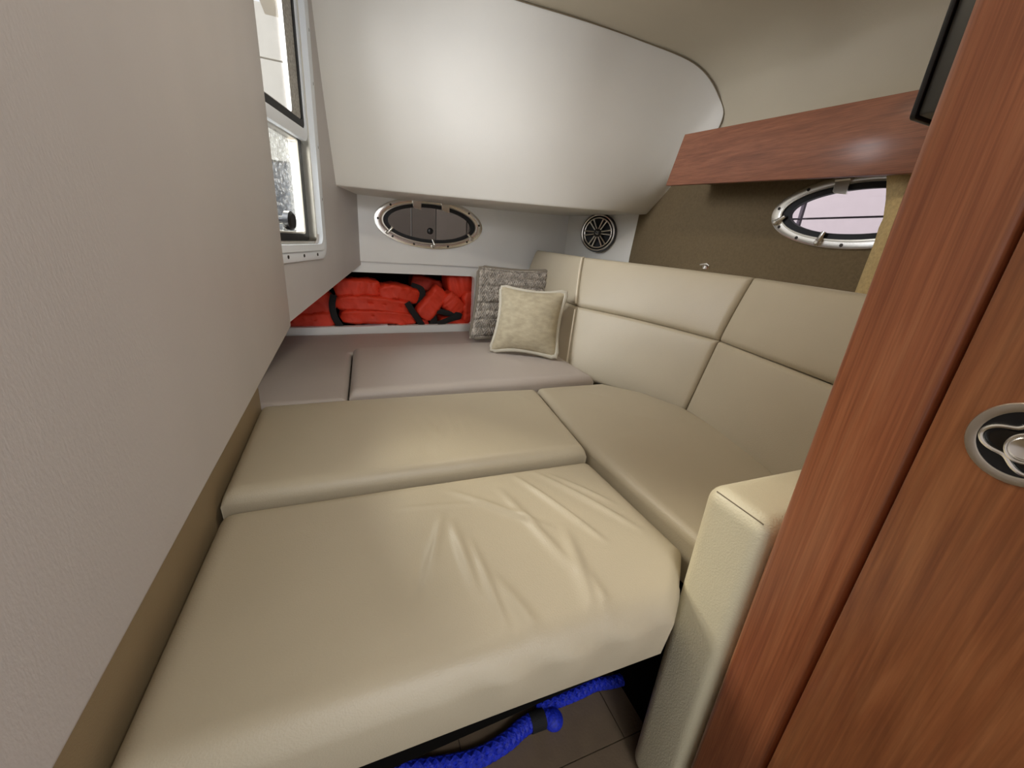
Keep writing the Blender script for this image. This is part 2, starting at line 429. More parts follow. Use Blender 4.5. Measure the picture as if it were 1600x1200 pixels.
# overhanging padded box above the far wall
Bc = [(-0.055, 1.853, 0.167), (0.22, 1.838, 0.169), (0.46, 1.815, 0.172), (0.72, 1.783, 0.176), (0.945, 1.756, 0.18), (1.10, 1.748, 0.185), (1.22, 1.757, 0.19), (1.33, 1.778, 0.196), (1.425, 1.806, 0.201)]
Tc = [(-0.11, 1.70, 0.84), (0.24, 1.69, 0.83), (0.568, 1.65, 0.811), (0.85, 1.62, 0.80), (1.083, 1.60, 0.786), (1.33, 1.55, 0.742), (1.44, 1.505, 0.642), (1.452, 1.475, 0.535), (1.425, 1.60, 0.356)]
Bp = [(i / 8, V(p)) for i, p in enumerate(Bc)]; Tp = [(i / 8, V(p)) for i, p in enumerate(Tc)]
def ov(u, v):
    a, b = polyat(Bp, u, True), polyat(Tp, u, True)
    p = a.lerp(b, v); k = 0.03 * math.sin(PI * min(1, v * 1.0)) * (1 - u ** 6)
    r = 0.006; dd = v * (b - a).length
    lip = 0 if dd > r else (r - math.sqrt(max(0, r * r - (r - dd) ** 2)))
    return p + V((0.25 * u ** 2, -1, 0)) * k * 0.5 + V((0, 1, 0)) * lip
om = MB()
om.grid(ov, 0, 0, us=[i / 64 for i in range(65)], vs=[0, 0.002, 0.004, 0.007, 0.02] + [0.02 + 0.98 * i / 20 for i in range(1, 21)])
om.grid(lambda u, v: (lambda p: V((p.x, lerp(p.y + 0.006, far_y(p.x) + 0.02, v), p.z)))(polyat(Bp, u, True)), 32, 2)
ob = struct(link('wall_far_upper', om, 'white_vinyl', angle=60), 'white padded overhang box above the far port, curving at the right', 'wall')
path = [polyat(Tp, i / 60 * 0.93, True) + V((0, -0.004, -0.002)) for i in range(61)]
link('welt_cord', MB().tube(path, 0.002, 6), 'seam', ob)

# window wall (angled) with window opening
WA = V((0.033, 2.153, 0)); wdv = V((0.243, 0.933, 0)).normalized(); wn = V((wdv.y, -wdv.x, 0))
def wpt(q, h): return WA + wdv * q[0] + V((0, 0, q[1])) + wn * h
WS0, WS1, WZ0, WZ1 = -1.12, -0.497, -0.098, 0.80          # outer flange of the window
ow = rrect(-1.38, 0.01, -0.30, 0.87, 0.001); iw = rrect(WS0 + 0.05, WS1 - 0.05, WZ0 + 0.05, WZ1 - 0.05, 0.045)
wm = MB()
def skew(q, h):
    z = q[1]
    if z < -0.29: z = -0.15 + (q[0] - 0.0) * 0.135         # lower edge climbs towards the end wall
    return wpt((q[0], z), h)
ring_between(wm, skew, ow, iw, -0.03, 0.0)
# lower shelf closing the space outside below the window
wm.hexa([skew((-1.38, -0.3), -0.03), skew((0.01, -0.3), -0.03), V((-0.62, 2.16, -0.15)), V((-0.62, 0.84, -0.33))],
        [skew((-1.38, -0.3), -0.03) + V((0, 0, 0.02)), skew((0.01, -0.3), -0.03) + V((0, 0, 0.02)), V((-0.62, 2.16, -0.13)), V((-0.62, 0.84, -0.31))])
wm.box(-0.64, -0.60, 1.24, 2.2, FLOOR, -0.12)
struct(link('wall_left', wm, 'wallvinyl', angle=25), 'pale vinyl side wall around the sliding window', 'wall')

# big near panel on the left
nx = -0.17
nb = MB()
prof = [(-0.7, -0.328), (1.226, -0.262), (1.226, 0.85), (-0.7, 0.85)]
nb.hexa([(nx - 0.022, y, z) for y, z in prof], [(nx, y, z) for y, z in prof])
nb2 = link('wall_near_left', nb, 'wallvinyl', angle=50, bevel=0.007, seg=3)
struct(nb2, 'large pale grey vinyl panel filling the left foreground', 'wall')
cl = MB(); cl.hexa([(-0.36, -0.7, -0.325), (nx - 0.024, -0.7, -0.325), (nx - 0.024, 1.20, -0.26), (-0.36, 1.20, -0.26)], [(-0.36, -0.7, -0.305), (nx - 0.024, -0.7, -0.305), (nx - 0.024, 1.20, -0.24), (-0.36, 1.20, -0.24)])
cl.box(-0.36, nx - 0.024, 0.80, 0.82, -0.30, 0.86)
cl.box(-0.345, -0.272, -0.7, 1.232, FLOOR, -0.262)
struct(link('wall_left_lower', cl, 'lining', smooth=False), 'tan side lining in the gap between left panel and berth cushions', 'wall')

# bulkhead on the right behind the door frame
struct(link('wall_near_right', MB().box(0.548, HULL + 0.04, 0.19, 0.252, FLOOR, 0.87), 'wood_v', smooth=False), 'bulkhead behind the wooden door frame', 'wall')

# wooden door post and door
pst = MB().box(0.50, 0.547, 0.170, 0.2605, FLOOR, 0.84)
struct(link('trim_1', pst, 'wood_v', bevel=0.010, seg=5), 'upright cherry wood door post beside the cream armrest', 'door frame')
drp = MB().box(0.494, 0.530, -0.62, 0.1665, FLOOR + 0.012, 0.83)
door = struct(link('door_1', drp, 'wood_d', bevel=0.003, seg=2), 'cherry wood cabin door with a round steel flush latch', 'door')
# flush latch
LC = onx(1604, 696, 0.494); LN = V((-1, 0, 0)); LU = V((0, -1, 0)); LW = V((0, 0, 1))
def lpt(y, z, h): return LC + LU * y + LW * z + LN * h
lb = MB(); R0 = 0.0345
lb.lathe(LC, LN, LU, [(R0, 0.0), (R0, 0.0012), (R0 * 0.975, 0.0026), (R0 * 0.82, 0.0030), (R0 * 0.78, 0.0024), (R0 * 0.77, 0.0)], 48)
lt = link('latch', lb, 'steel', door); lt['label'] = 'brushed steel ring of the round flush latch'
ld = MB(); ld.lathe(LC, LN, LU, [(R0 * 0.80, 0.0018), (R0 * 0.6, 0.0008), (0.001, 0.0004)], 40); ld.cap(40)
link('latch_dish', ld, 'black', lt)
# three-lobed raised rim inside the dish
rim = []
for k in range(72):
    a = 2 * PI * k / 72
    r = R0 * (0.56 + 0.15 * math.cos(3 * (a - PI)))
    rim.append(lpt(r * math.cos(a), r * math.sin(a), 0.0030))
link('latch_rim', MB().tube(rim, 0.0019, 8, closed=True, up=(-1, 0, 0)), 'chrome', lt)
rim2 = []
for k in range(72):
    a = 2 * PI * k / 72
    r = R0 * (0.44 + 0.13 * math.cos(3 * (a - PI)))
    rim2.append((r * math.cos(a), r * math.sin(a)))
slab = MB(); slab_outline(slab, lambda q, h: lpt(q[0], q[1], h), rim2, 0.0005, 0.0024)
link('latch_plate', slab, 'screw', lt, angle=20)
knob = MB(); knob.lathe(lpt(R0 * 0.05, -R0 * 0.05, 0), LN, LU, [(R0 * 0.30, 0.0024), (R0 * 0.30, 0.005), (R0 * 0.24, 0.0062), (R0 * 0.12, 0.0046), (0.0005, 0.0042)], 32)
knob.cap(32); link('latch_button', knob, 'chrome', lt)
fg = MB(); fg.tube([lpt(R0 * (0.05 + 0.30 * math.cos(a)), R0 * (-0.05 + 0.34 * math.sin(a)), 0.0055) for a in [math.radians(t) for t in range(60, 301, 12)]], 0.0012, 8, up=(-1, 0, 0))
link('latch_pull', fg, 'chrome', lt)

# wood valance along the hull side
va = MB()
def vz(y, b): return (0.193 + 0.055 * y) if b else (0.365 + 0.0545 * y)
p_bl, p_tl = ray(1040, 290), ray(1070, 210)
p_bl = p_bl * (1.187 / p_bl.x); p_tl = p_tl * (1.192 / p_tl.x)
p_br, p_tr = ray(1428, 270), ray(1435, 140)
p_br = p_br * (1.22 / p_br.x); p_tr = p_tr * (1.22 / p_tr.x)
db = (p_br - p_bl) / (p_br.y - p_bl.y); dt = (p_tr - p_tl) / (p_tr.y - p_tl.y)
e_b = p_bl + db * (0.27 - p_bl.y); e_t = p_tl + dt * (0.27 - p_tl.y)
off = V((0.02, 0.002, 0.0))
va.hexa([p_bl, e_b, e_t, p_tl], [p_bl + off, e_b + off, e_t + off, p_tl + off])
vo = struct(link('trim_2', va, 'wood_h', bevel=0.0015, seg=2), 'cherry wood valance board running above the right oval port', 'trim')
# shelf top behind the valance closes the space up to the hull
sh = MB(); sh.hexa([p_bl + off + V((0, -0.01, 0.012)), e_b + off + V((0, 0, 0.012)), V((HULL, 0.27, e_b.z + 0.03)), V((HULL, p_bl.y, p_bl.z + 0.03))],
                   [p_bl + off + V((0, -0.01, 0.024)), e_b + off + V((0, 0, 0.024)), V((HULL, 0.27, e_b.z + 0.042)), V((HULL, p_bl.y, p_bl.z + 0.042))])
link('shelf_board', sh, 'carpet', vo, smooth=False)

# tan carpeted upright beside the right port
edge = [(1380, 272), (1386, 290), (1385, 313), (1381, 342), (1374, 357), (1367, 380), (1353, 415), (1337, 455)]
tb = MB(); tp = [onx(u, v, 1.31) for u, v in edge]
tp[0].z += 0.03; tp[-1].z -= 0.05
m = len(tp)
rows = []
for p in tp: rows.append([V((1.415, p.y + 0.012, p.z)), p, V((1.295, p.y - 0.006, p.z)), V((1.282, p.y - 0.030, p.z)), V((1.28, p.y - 0.06, p.z)), V((1.30, p.y - 0.075, p.z)), V((1.31, 0.27, p.z))])
tb.grid(lambda u, v: rows[round(v * (m - 1))][round(u * 6)], 6, m - 1)
struct(link('trim_3', tb, 'tan', angle=60), 'tan carpeted upright next to the bright oval port', 'trim')

# ================================================================== ports
def port(root, C, U, W, N, a, b, pane, nh, hinge_us, dogs, screws, fw_=0.036, fh=0.024):
    C, U, W, N = V(C), V(U), V(W), V(N)
    f = lambda q, h: C + U * q[0] + W * q[1] + N * h
    def el(ra, rb, n=96): return [(ra * math.cos(2 * PI * k / n), rb * math.sin(2 * PI * k / n)) for k in range(n)]
    mb = MB(); ring_between(mb, f, el(a, b), el(a - fw_, b - fh), 0.0, 0.006)
    fl_ = link('flange', mb, 'chrome', root, angle=30, bevel=0.0015, seg=2)
    mb = MB(); ring_between(mb, f, el(a - fw_, b - fh), el(a - fw_ - 0.006, b - fh - 0.005), -0.012, 0.009); link('inner_lip', mb, 'steel', root, angle=30)
    mb = MB(); ring_between(mb, f, el(a - fw_ - 0.006, b - fh - 0.005), el(a - fw_ - 0.030, b - fh - 0.022), -0.014, 0.002); link('gasket', mb, 'rubber', root, angle=30)
    mb = MB(); slab_outline(mb, f, el(a - fw_ - 0.02, b - fh - 0.015), -0.012, -0.009); link('pane', mb, pane, root, angle=20)
    for t in screws:
        t = math.radians(t); q = ((a - fw_ * 0.5) * math.cos(t), (b - fh * 0.5) * math.sin(t))
        mb = MB(); mb.lathe(f(q, 0), N, U, [(0.0055, 0.0058), (0.005, 0.0072), (0.0005, 0.0074)], 12); mb.cap(12); link('screw', mb, 'screw', fl_)
    for hu in hinge_us:
        mb = MB(); zt = (b - fh * 0.35) * math.sqrt(max(0, 1 - (hu / a) ** 2)); zb = zt - 0.048
        slab_outline(mb, f, [(hu - 0.021, zt), (hu + 0.021, zt), (hu + 0.021, zb), (hu - 0.014, zb + 0.006), (hu - 0.021, zb + 0.012)], 0.006, 0.013)
        h_ = link('hinge', mb, 'chrome', root, angle=20, bevel=0.001, seg=2)
        mb = MB(); mb.tube([f((hu - 0.022, zt - 0.004), 0.012), f((hu + 0.022, zt - 0.004), 0.012)], 0.005, 10); link('hinge_pin', mb, 'steel', h_)
    for t in dogs:
        t = math.radians(t); q = V(((a - fw_ * 0.6) * math.cos(t), (b - fh * 0.6) * math.sin(t)))
        d = (-q * 0.55).normalized(); d = V((d.x * 0.5, d.y + 0.25)).normalized()
        if d.y < 0.3: d = V((d.x, 0.3)).normalized()
        mb = MB(); mb.tube([f(q - d * 0.008, 0.010), f(q + d * 0.006, 0.014), f(q + d * 0.034, 0.013)], [0.007, 0.0085, 0.0065], 10)
        dg = link('dog_lever', mb, 'chrome', root)
        mb = MB(); mb.lathe(f(q, 0.006), N, U, [(0.009, 0.0), (0.009, 0.012), (0.005, 0.016), (0.0005, 0.016)], 14); mb.cap(14); link('dog_post', mb, 'steel', dg)
    return f
r1 = thing('window_2', 'tinted oval port with chrome flange in the white end wall', 'window', fpt((FCu, FCw - FB), 0), kind='structure')
f1 = port(r1, fpt((FCu, FCw), 0.001), FU, V((0, 0, 1)), FN, FA, FB, 'dark_glass', 2, (-0.075, 0.072), (212, 272, 328), (8, 40, 92, 140, 178, 222, 250, 290, 318))
mb = MB(); pk = onfar(672, 361); qk = (fcoord(pk) - FCu, pk.z - FCw)
mb.lathe(f1(qk, -0.009), FN, FU, [(0.013, 0.0), (0.016, 0.004), (0.016, 0.010), (0.011, 0.014), (0.0005, 0.014)], 24); mb.cap(24)
link('knob', mb, 'black', r1)
r2 = thing('window_3', 'bright oval port with chrome flange in the brown hull side', 'window', (HULL, HC[0], HC[1] - HB), kind='structure')
port(r2, (HULL - 0.001, HC[0], HC[1]), (0, -1, 0), (0, 0, 1), (-1, 0, 0), HA, HB, 'clear', 2, (-0.06, 0.09), (196, 252, 300), (168, 130, 100, 70, 45, 205, 232, 268, 290), 0.034, 0.022)

# sliding window in the left wall
w1 = thing('window_1', 'white framed sliding window at the left with a spotted pane', 'window', wpt((-0.81, WZ0), 0), kind='structure')
mb = MB(); ring_between(mb, wpt, rrect(WS0, WS1, WZ0, WZ1, 0.05), rrect(WS0 + 0.032, WS1 - 0.032, WZ0 + 0.032, WZ1 - 0.032, 0.04), 0.0, 0.006)
wf = link('frame_flange', mb, 'white_frame', w1, angle=30, bevel=0.001, seg=2)
mb = MB(); ring_between(mb, wpt, rrect(WS0 + 0.030, WS1 - 0.030, WZ0 + 0.030, WZ1 - 0.030, 0.04), rrect(WS0 + 0.052, WS1 - 0.052, WZ0 + 0.05, WZ1 - 0.05, 0.03), -0.05, 0.012)
link('frame_lip', mb, 'white_frame', w1, angle=30)
mb = MB(); ring_between(mb, wpt, rrect(WS0 + 0.050, WS1 - 0.050, WZ0 + 0.048, WZ1 - 0.048, 0.03), rrect(WS0 + 0.062, WS1 - 0.062, WZ0 + 0.058, WZ1 - 0.058, 0.02), -0.06, -0.006)
link('track', mb, 'steel', w1, angle=30)
iu0, iu1 = WS0 + 0.062, WS1 - 0.062
# upper sash
us0, us1, uz0, uz1 = iu0 - 0.008, iu1 - 0.0, 0.262, 0.742
mb = MB(); ring_between(mb, wpt, rrect(us0, us1, uz0, uz1, 0.03), rrect(us0 + 0.026, us1 - 0.014, uz0 + 0.034, uz1 - 0.026, 0.018), -0.022, -0.006)
su = link('upper_sash', mb, 'white_frame', w1, angle=30, bevel=0.002, seg=2)
mb = MB(); ring_between(mb, wpt, rrect(us0 + 0.026, us1 - 0.014, uz0 + 0.034, uz1 - 0.026, 0.018), rrect(us0 + 0.044, us1 - 0.028, uz0 + 0.056, uz1 - 0.044, 0.012), -0.02, -0.010)
link('gasket', mb, 'rubber', su, angle=30)
mb = MB(); slab_outline(mb, wpt, rrect(us0 + 0.035, us1 - 0.024, uz0 + 0.05, uz1 - 0.04, 0.01), -0.017, -0.014); link('pane', mb, 'clear', su, angle=20)
mb = MB(); ring_between(mb, wpt, rrect(us0 + 0.04, us1 - 0.026, uz0 + 0.054, uz1 - 0.042, 0.01), rrect(us0 + 0.075, us1 - 0.095, uz0 + 0.060, uz1 - 0.06, 0.01), -0.0138, -0.0134); link('speckled_border', mb, 'frit', su, angle=20)
# lower sash
ls0, ls1, lz0, lz1 = iu0, iu1, WZ0 + 0.058, 0.285
mb = MB(); ring_between(mb, wpt, rrect(ls0, ls1, lz0, lz1, 0.025), rrect(ls0 + 0.03, ls1 - 0.042, lz0 + 0.022, lz1 - 0.02, 0.012), -0.05, -0.030)
sl = link('lower_sash', mb, 'rubber', w1, angle=30)
mb = MB(); ring_between(mb, wpt, rrect(ls0 + 0.03, ls1 - 0.040, lz0 + 0.022, lz1 - 0.02, 0.012), rrect(ls0 + 0.036, ls1 - 0.050, lz0 + 0.027, lz1 - 0.026, 0.01), -0.05, -0.026); link('glazing_bead', mb, 'steel', sl, angle=30)
mb = MB(); slab_outline(mb, wpt, rrect(ls0 + 0.034, ls1 - 0.045, lz0 + 0.026, lz1 - 0.022, 0.01), -0.043, -0.039); link('pane', mb, 'dirty', sl, angle=20)
kq = (-0.762, 0.018)
mb = MB(); mb.lathe(wpt(kq, -0.039), wn, wdv, [(0.011, 0), (0.011, 0.016), (0.026, 0.018), (0.027, 0.034), (0.020, 0.040), (0.0005, 0.040)], 24); mb.cap(24); link('knob', mb, 'black', sl)
for q in [(WS1 - 0.016, z) for z in (0.70, 0.58, 0.44, 0.26, 0.10)] + [(s, WZ0 + 0.016) for s in (-0.60, -0.72, -0.84, -0.96)]:
    mb = MB(); mb.lathe(wpt(q, 0.0055), wn, wdv, [(0.0055, 0), (0.005, 0.002), (0.0005, 0.0025)], 10); mb.cap(10); link('screw', mb, 'screw', wf)

# ================================================================== berth
# platform under the cushions, deepened and blackened to paint the shaded void below
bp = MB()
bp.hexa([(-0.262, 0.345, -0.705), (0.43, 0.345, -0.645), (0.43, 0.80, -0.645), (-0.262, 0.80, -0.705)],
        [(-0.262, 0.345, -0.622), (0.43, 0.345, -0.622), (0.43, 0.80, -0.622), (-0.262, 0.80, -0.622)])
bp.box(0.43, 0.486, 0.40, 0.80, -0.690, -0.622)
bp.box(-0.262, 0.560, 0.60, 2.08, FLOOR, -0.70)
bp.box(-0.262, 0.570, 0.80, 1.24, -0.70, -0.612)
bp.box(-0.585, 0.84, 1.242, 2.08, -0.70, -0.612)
tag(link('berth_platform', bp, 'void', smooth=False), 'board and base carrying the berth cushions, painted black as the shade below', 'bed base')
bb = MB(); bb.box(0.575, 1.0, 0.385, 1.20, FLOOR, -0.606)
tag(link('bench_base', bb, 'void', smooth=False), 'base below the sofa seat behind the armrest, painted black as shade', 'bench')

def gauss(x, s): return math.exp(-(x / s) ** 2)
def ridge(px, py, ax, ay, bx, by, w, h):
    dx, dy = bx - ax, by - ay; L2 = dx * dx + dy * dy
    t = ((px - ax) * dx + (py - ay) * dy) / L2
    tt = min(1, max(0, t)); qx, qy = ax + dx * tt, ay + dy * tt
    d = math.hypot(px - qx, py - qy)
    fall = math.sin(PI * min(1, max(0, 0.06 + 0.88 * tt)))
    return h * gauss(d, w) * fall
def wr_lines(lst, z):
    out = []
    for (a, b, w, h) in lst:
        A, B = onz(a[0], a[1], z), onz(b[0], b[1], z); out.append((A.x, A.y, B.x, B.y, w, h))
    return out
def wrinkler(S, lines, amp=0.0015, sc_=3.0, extra=None):
    def f(u, v):
        p = S(u, v); h = amp * noise.noise(V((p.x * sc_ * 2.2, p.y * sc_ * 2.2, 0.3)))
        for (ax, ay, bx, by, w, hh) in lines: h += ridge(p.x, p.y, ax, ay, bx, by, w, hh)
        if extra: h += extra(p, u, v)
        return h
    return f
# near cushion
ZN = -0.515
kn = [(0, (-0.262, 0.325), (0.445, 0.325)), (0.06, (-0.262, 0.350), (0.487, 0.358)), (0.13, (-0.262, 0.385), (0.530, 0.398)), (0.23, (-0.262, 0.42), (0.562, 0.430)), (1, (-0.262, 0.768), (0.556, 0.768))]
Sn = two_rail(kn, ZN)
lines = wr_lines([((690, 812), (672, 905), 0.008, 0.0030), ((706, 822), (745, 935), 0.009, 0.0038), ((735, 850), (790, 985), 0.007, 0.003),
                  ((700, 770), (860, 830), 0.009, 0.0035), ((800, 745), (945, 850), 0.007, 0.0045), ((830, 738), (1000, 830), 0.008, 0.004),
                  ((780, 770), (900, 900), 0.010, 0.004), ((880, 830), (930, 960), 0.012, 0.004), ((860, 745), (960, 790), 0.007, 0.003),
                  ((770, 905), (860, 1010), 0.010, 0.0025), ((920, 900), (980, 1000), 0.009, 0.003), ((620, 800), (760, 790), 0.007, 0.0012), ((660, 860), (650, 940), 0.008, -0.002)], ZN)
lines = [l[:5] + (l[5] * 1.9,) for l in lines]
cn = pad(Sn, 0.78, 0.445, 0.035, 0.105, 0.008, 180, 110, wrinkler(Sn, lines, 0.002))
# folds hanging on the front face near the armrest
for p in cn.v:
    if p.y < 0.372 and p.z < ZN - 0.008 and p.z > -0.615:
        k = min(1, (ZN - 0.008 - p.z) / 0.03)
        p.y -= k * (0.004 + 0.004 * math.sin((p.x * 1.0 + (p.z - ZN) * 1.2) * 62) * max(0, min(1, (p.x - 0.02) / 0.15)) * max(0, min(1, (0.45 - p.x) / 0.05)))
tag(link('seat_cushion', cn, 'leather', angle=70), 'large wrinkled cream cushion nearest the camera at the berth front', 'cushion', 'berth cushions')
# middle cushion
ZM = -0.488
km = [(0, (-0.262, 0.774), (0.553, 0.774)), (1, (-0.272, 1.226), (0.606, 1.226))]
Sm = two_rail(km, ZM)
lines = wr_lines([((655, 655), (690, 690), 0.008, 0.003), ((690, 640), (715, 685), 0.008, 0.002), ((715, 650), (735, 690), 0.009, 0.002), ((790, 612), (835, 632), 0.007, 0.0035), ((800, 625), (850, 640), 0.006, 0.002), ((660, 700), (680, 720), 0.01, -0.002)], ZM)
tag(link('seat_cushion', pad(Sm, 0.84, 0.45, 0.028, 0.12, 0.010, 70, 44, wrinkler(Sm, lines, 0.0018)), 'leather', angle=70), 'long cream cushion across the middle of the berth', 'cushion', 'berth cushions')
# sofa seat on the right
ZB = -0.492
kb = [(0, (0.572, 0.384), (0.905, 0.384)), (0.19, (0.567, 0.545), (0.968, 0.545)), (0.4, (0.562, 0.772), (1.038, 0.72)), (0.68, (0.585, 0.985), (1.066, 0.955)), (0.88, (0.606, 1.15), (1.005, 1.12)), (1, (0.615, 1.232), (0.89, 1.246))]
Sb = two_rail(kb, ZB)
lines = wr_lines([((900, 612), (960, 625), 0.012, 0.002), ((960, 690), (1010, 680), 0.012, 0.0015), ((980, 650), (1040, 660), 0.01, 0.0015)], ZB)
tag(link('seat_cushion', pad(Sb, 0.42, 0.86, 0.022, 0.11, 0.006, 44, 70, wrinkler(Sb, lines, 0.0015)), 'leather', angle=70), 'cream seat cushion along the sofa back, behind the armrest', 'cushion', 'berth cushions')
# rear cushion
ZR = -0.466
kr = [(0, (-0.034, 1.236), (0.872, 1.252)), (0.25, (-0.030, 1.37), (0.868, 1.40)), (1, (-0.020, 1.765), (0.89, 1.865))]
Sr = two_rail(kr, ZR)
lines = wr_lines([((800, 563), (825, 575), 0.008, 0.003), ((700, 560), (760, 556), 0.015, 0.0015)], ZR)
tag(link('seat_cushion', pad(Sr, 0.88, 0.55, 0.026, 0.13, 0.008, 60, 44, wrinkler(Sr, lines, 0.0018)), 'taupe', angle=70), 'taupe rear cushion under the two throw pillows', 'cushion', 'berth cushions')
# L-shaped pad round the rear cushion
ZL = -0.492
OL = [(0, V((-0.58, 1.236, ZL))), (0.42, V((-0.58, 2.085, ZL))), (1, V((0.92, 2.222, ZL)))]
IL = [(0, V((-0.040, 1.236, ZL))), (0.42, V((-0.026, 1.770, ZL))), (1, V((0.92, 1.882, ZL)))]
Sl = lambda u, v: polyat(OL, v).lerp(polyat(IL, v), u)
lines = wr_lines([((440, 545), (470, 575), 0.02, 0.003), ((430, 585), (470, 590), 0.015, 0.002), ((480, 560), (520, 600), 0.02, 0.002)], ZL)
tag(link('corner_cushion', pad(Sl, 0.45, 2.0, 0.018, 0.11, 0.003, 40, 90, wrinkler(Sl, lines, 0.002)), 'taupe', angle=70), 'L-shaped taupe pad in the rear corner below the locker', 'cushion')

# sofa back: two rows of padded panels
root = thing('sofa_back', 'cream padded sofa back with two rows of stitched panels along the hull', 'sofa back', (1.05, 1.1, -0.60))
plan_b = [V((0.845, 2.20, -0.53)), V((0.862, 1.46, -0.53)), V((1.066, 0.965, -0.53)), V((0.905, 0.385, -0.53))]
plan_m = [V((0.93, 2.205, -0.232)), V((0.923, 1.548, -0.236)), V((1.117, 0.943, -0.248)), V((0.992, 0.385, -0.250))]
plan_t = [V((0.985, 2.21, -0.012)), V((0.962, 1.64, -0.022)), V((1.165, 0.926, -0.034)), V((1.04, 0.385, -0.042))]
def back_panel(i, lower):
    A = plan_b if lower else plan_m; B = plan_m if lower else plan_t
    bow = 0.03 if i == 1 else 0.0
    def S(u, v):
        p = A[i].lerp(A[i + 1], u).lerp(B[i].lerp(B[i + 1], u), v)
        side = V((1, 0.3, 0)).normalized()
        p = p + side * (bow * math.sin(PI * u))
        if not lower: p = p + V((1, 0.2, 0)) * (0.02 * v * v)
        return p
    LU = (A[i + 1] - A[i]).length; LV = (B[i] - A[i]).length
    r = 0.016 if lower else 0.02
    mb = pad(S, LU, LV, r, 0.07, 0.006, 36, 20, None, 0.0)
    return link('back_panel', mb, 'leather', root, angle=70), S
Ss = {}
for lower in (True, False):
    for i in range(3):
        o_, S_ = back_panel(i, lower); Ss[(i, lower)] = S_
for lower in (True, False):
    S_ = Ss[(1, lower)]
    pts = [S_(0.0, v / 20) + V((-0.004, -0.001, 0)) for v in range(1, 20)]
    if not lower: pts.append(S_(0.0, 0.985) + V((0.006, 0, -0.003)))
    link('piping', MB().tube(pts, 0.0035, 8), 'piping', root)
bk = MB()
body_t = [p + V((0.075, 0.0, -0.03)) for p in plan_t]; body_b = [p + V((0.075, 0.0, -0.06)) for p in plan_b]
backx = [1.19, HULL - 0.002, HULL - 0.002, HULL - 0.002]
for i in range(3):
    a, b, c, d = body_b[i], body_b[i + 1], body_t[i + 1], body_t[i]
    bk.hexa([a, b, V((backx[i + 1], b.y, b.z)), V((backx[i], a.y, a.z))], [d, c, V((backx[i + 1], c.y, c.z - 0.01)), V((backx[i], d.y, d.z - 0.01))])
link('backing', bk, 'leather', root, smooth=False)
# small chrome catch on top of the sofa back
ct = MB(); cp = onx(1104, 415, 1.24)
ct.lathe(cp + V((0, 0, -0.012)), V((0, 0, 1)), V((1, 0, 0)), [(0.014, 0), (0.014, 0.010), (0.010, 0.014), (0.0005, 0.014)], 20); ct.cap(20)
ct.tube([cp + V((0, 0.03, 0.0)), cp + V((0, 0.0, 0.006)), cp + V((0, -0.012, 0.0))], 0.004, 8)
tag(link('catch', ct, 'chrome'), 'small chrome catch on the ledge above the sofa back', 'latch')

# armrest panel
am = MB().box(0.50, 0.93, 0.2635, 0.379, FLOOR, -0.328)
ar = thing('armrest', 'cream leather-covered sofa armrest standing against the door post', 'armrest', (0.7, 0.31, FLOOR))
link('cover', am, 'arm', ar, bevel=0.028, seg=8, angle=60)
link('seam', MB().tube([V((0.5080, 0.360 - 0.0036 * k, -0.3362)) for k in range(23)], 0.0009, 6), 'seam', ar)

# ================================================================== throw pillows
def pillow(root, C, U, W, N, w, h, t, m_cover, m_edge, edge_r, bumpf=None, n=56, pinch=0.10):
    C, U, W, N = V(C), V(U).normalized(), V(W).normalized(), V(N).normalized()
    def out(a, b):
        s = 1 - pinch * (1 - b * b); s2 = 1 - pinch * (1 - a * a)
        return U * (a * w / 2 * s) + W * (b * h / 2 * s2)
    def thick(a, b):
        return t / 2 * (max(0, 1 - abs(a) ** 2.4) ** 0.55) * (max(0, 1 - abs(b) ** 2.4) ** 0.55)
    mb = MB()
    for sgn in (1, -1):
        def P(u, v):
            a, b = math.sin((u - 0.5) * PI), math.sin((v - 0.5) * PI)
            hh = thick(a, b)
            if bumpf and sgn > 0: hh += bumpf(a, b) * min(1, hh / (t * 0.2))
            hh += 0.004 * noise.noise(V((a * 2.5, b * 2.5, sgn * 3.0))) * min(1, hh / (t * 0.2))
            return C + out(a, b) + N * (sgn * hh)
        mb.grid(P, n, n, flip=sgn < 0)
    link('cover', mb, m_cover, root, angle=80)
    pts = []
    K = 24
    for (a0, b0, a1, b1) in ((-1, -1, 1, -1), (1, -1, 1, 1), (1, 1, -1, 1), (-1, 1, -1, -1)):
        for k in range(K):
            s = k / K; a, b = lerp(a0, a1, s), lerp(b0, b1, s)
            # rounded corner
            q = 0.965 if (k <= 1 or k >= K - 1) else 1.0
            if k == 0: q = 0.955
            pts.append(C + out(a * q, b * q) + N * (0.003 * math.sin(5 * a + 3 * b)))
    link('edge_cord', MB().tube(pts, edge_r, 8, closed=True, up=N), m_edge, root)
# front pillow
BL, BR = onz(766, 549, -0.452), onz(869, 561, -0.452)
Ud = (BR - BL); pw = Ud.length; Ud.normalize()
Nd = V((Ud.y, -Ud.x, 0)); 
if Nd.y > 0: Nd = -Nd
lean = math.radians(24)
Wd = (V((0, 0, 1)) * math.cos(lean) - Nd * math.sin(lean)); Nn = (Nd * math.cos(lean) + V((0, 0, 1)) * math.sin(lean))
Wd = (Wd + Ud * 0.03).normalized()
ph = 0.305
pc = (BL + BR) / 2 + Wd * (ph / 2)
p1 = thing('throw_pillow', 'beige linen throw pillow with pale cord edge, in front', 'pillow', (BL + BR) / 2, 'throw pillows')
pillow(p1, pc, Ud, Wd, Nn, pw * 1.03, ph, 0.12, 'linen', 'trim', 0.0105, None, 56, 0.14)
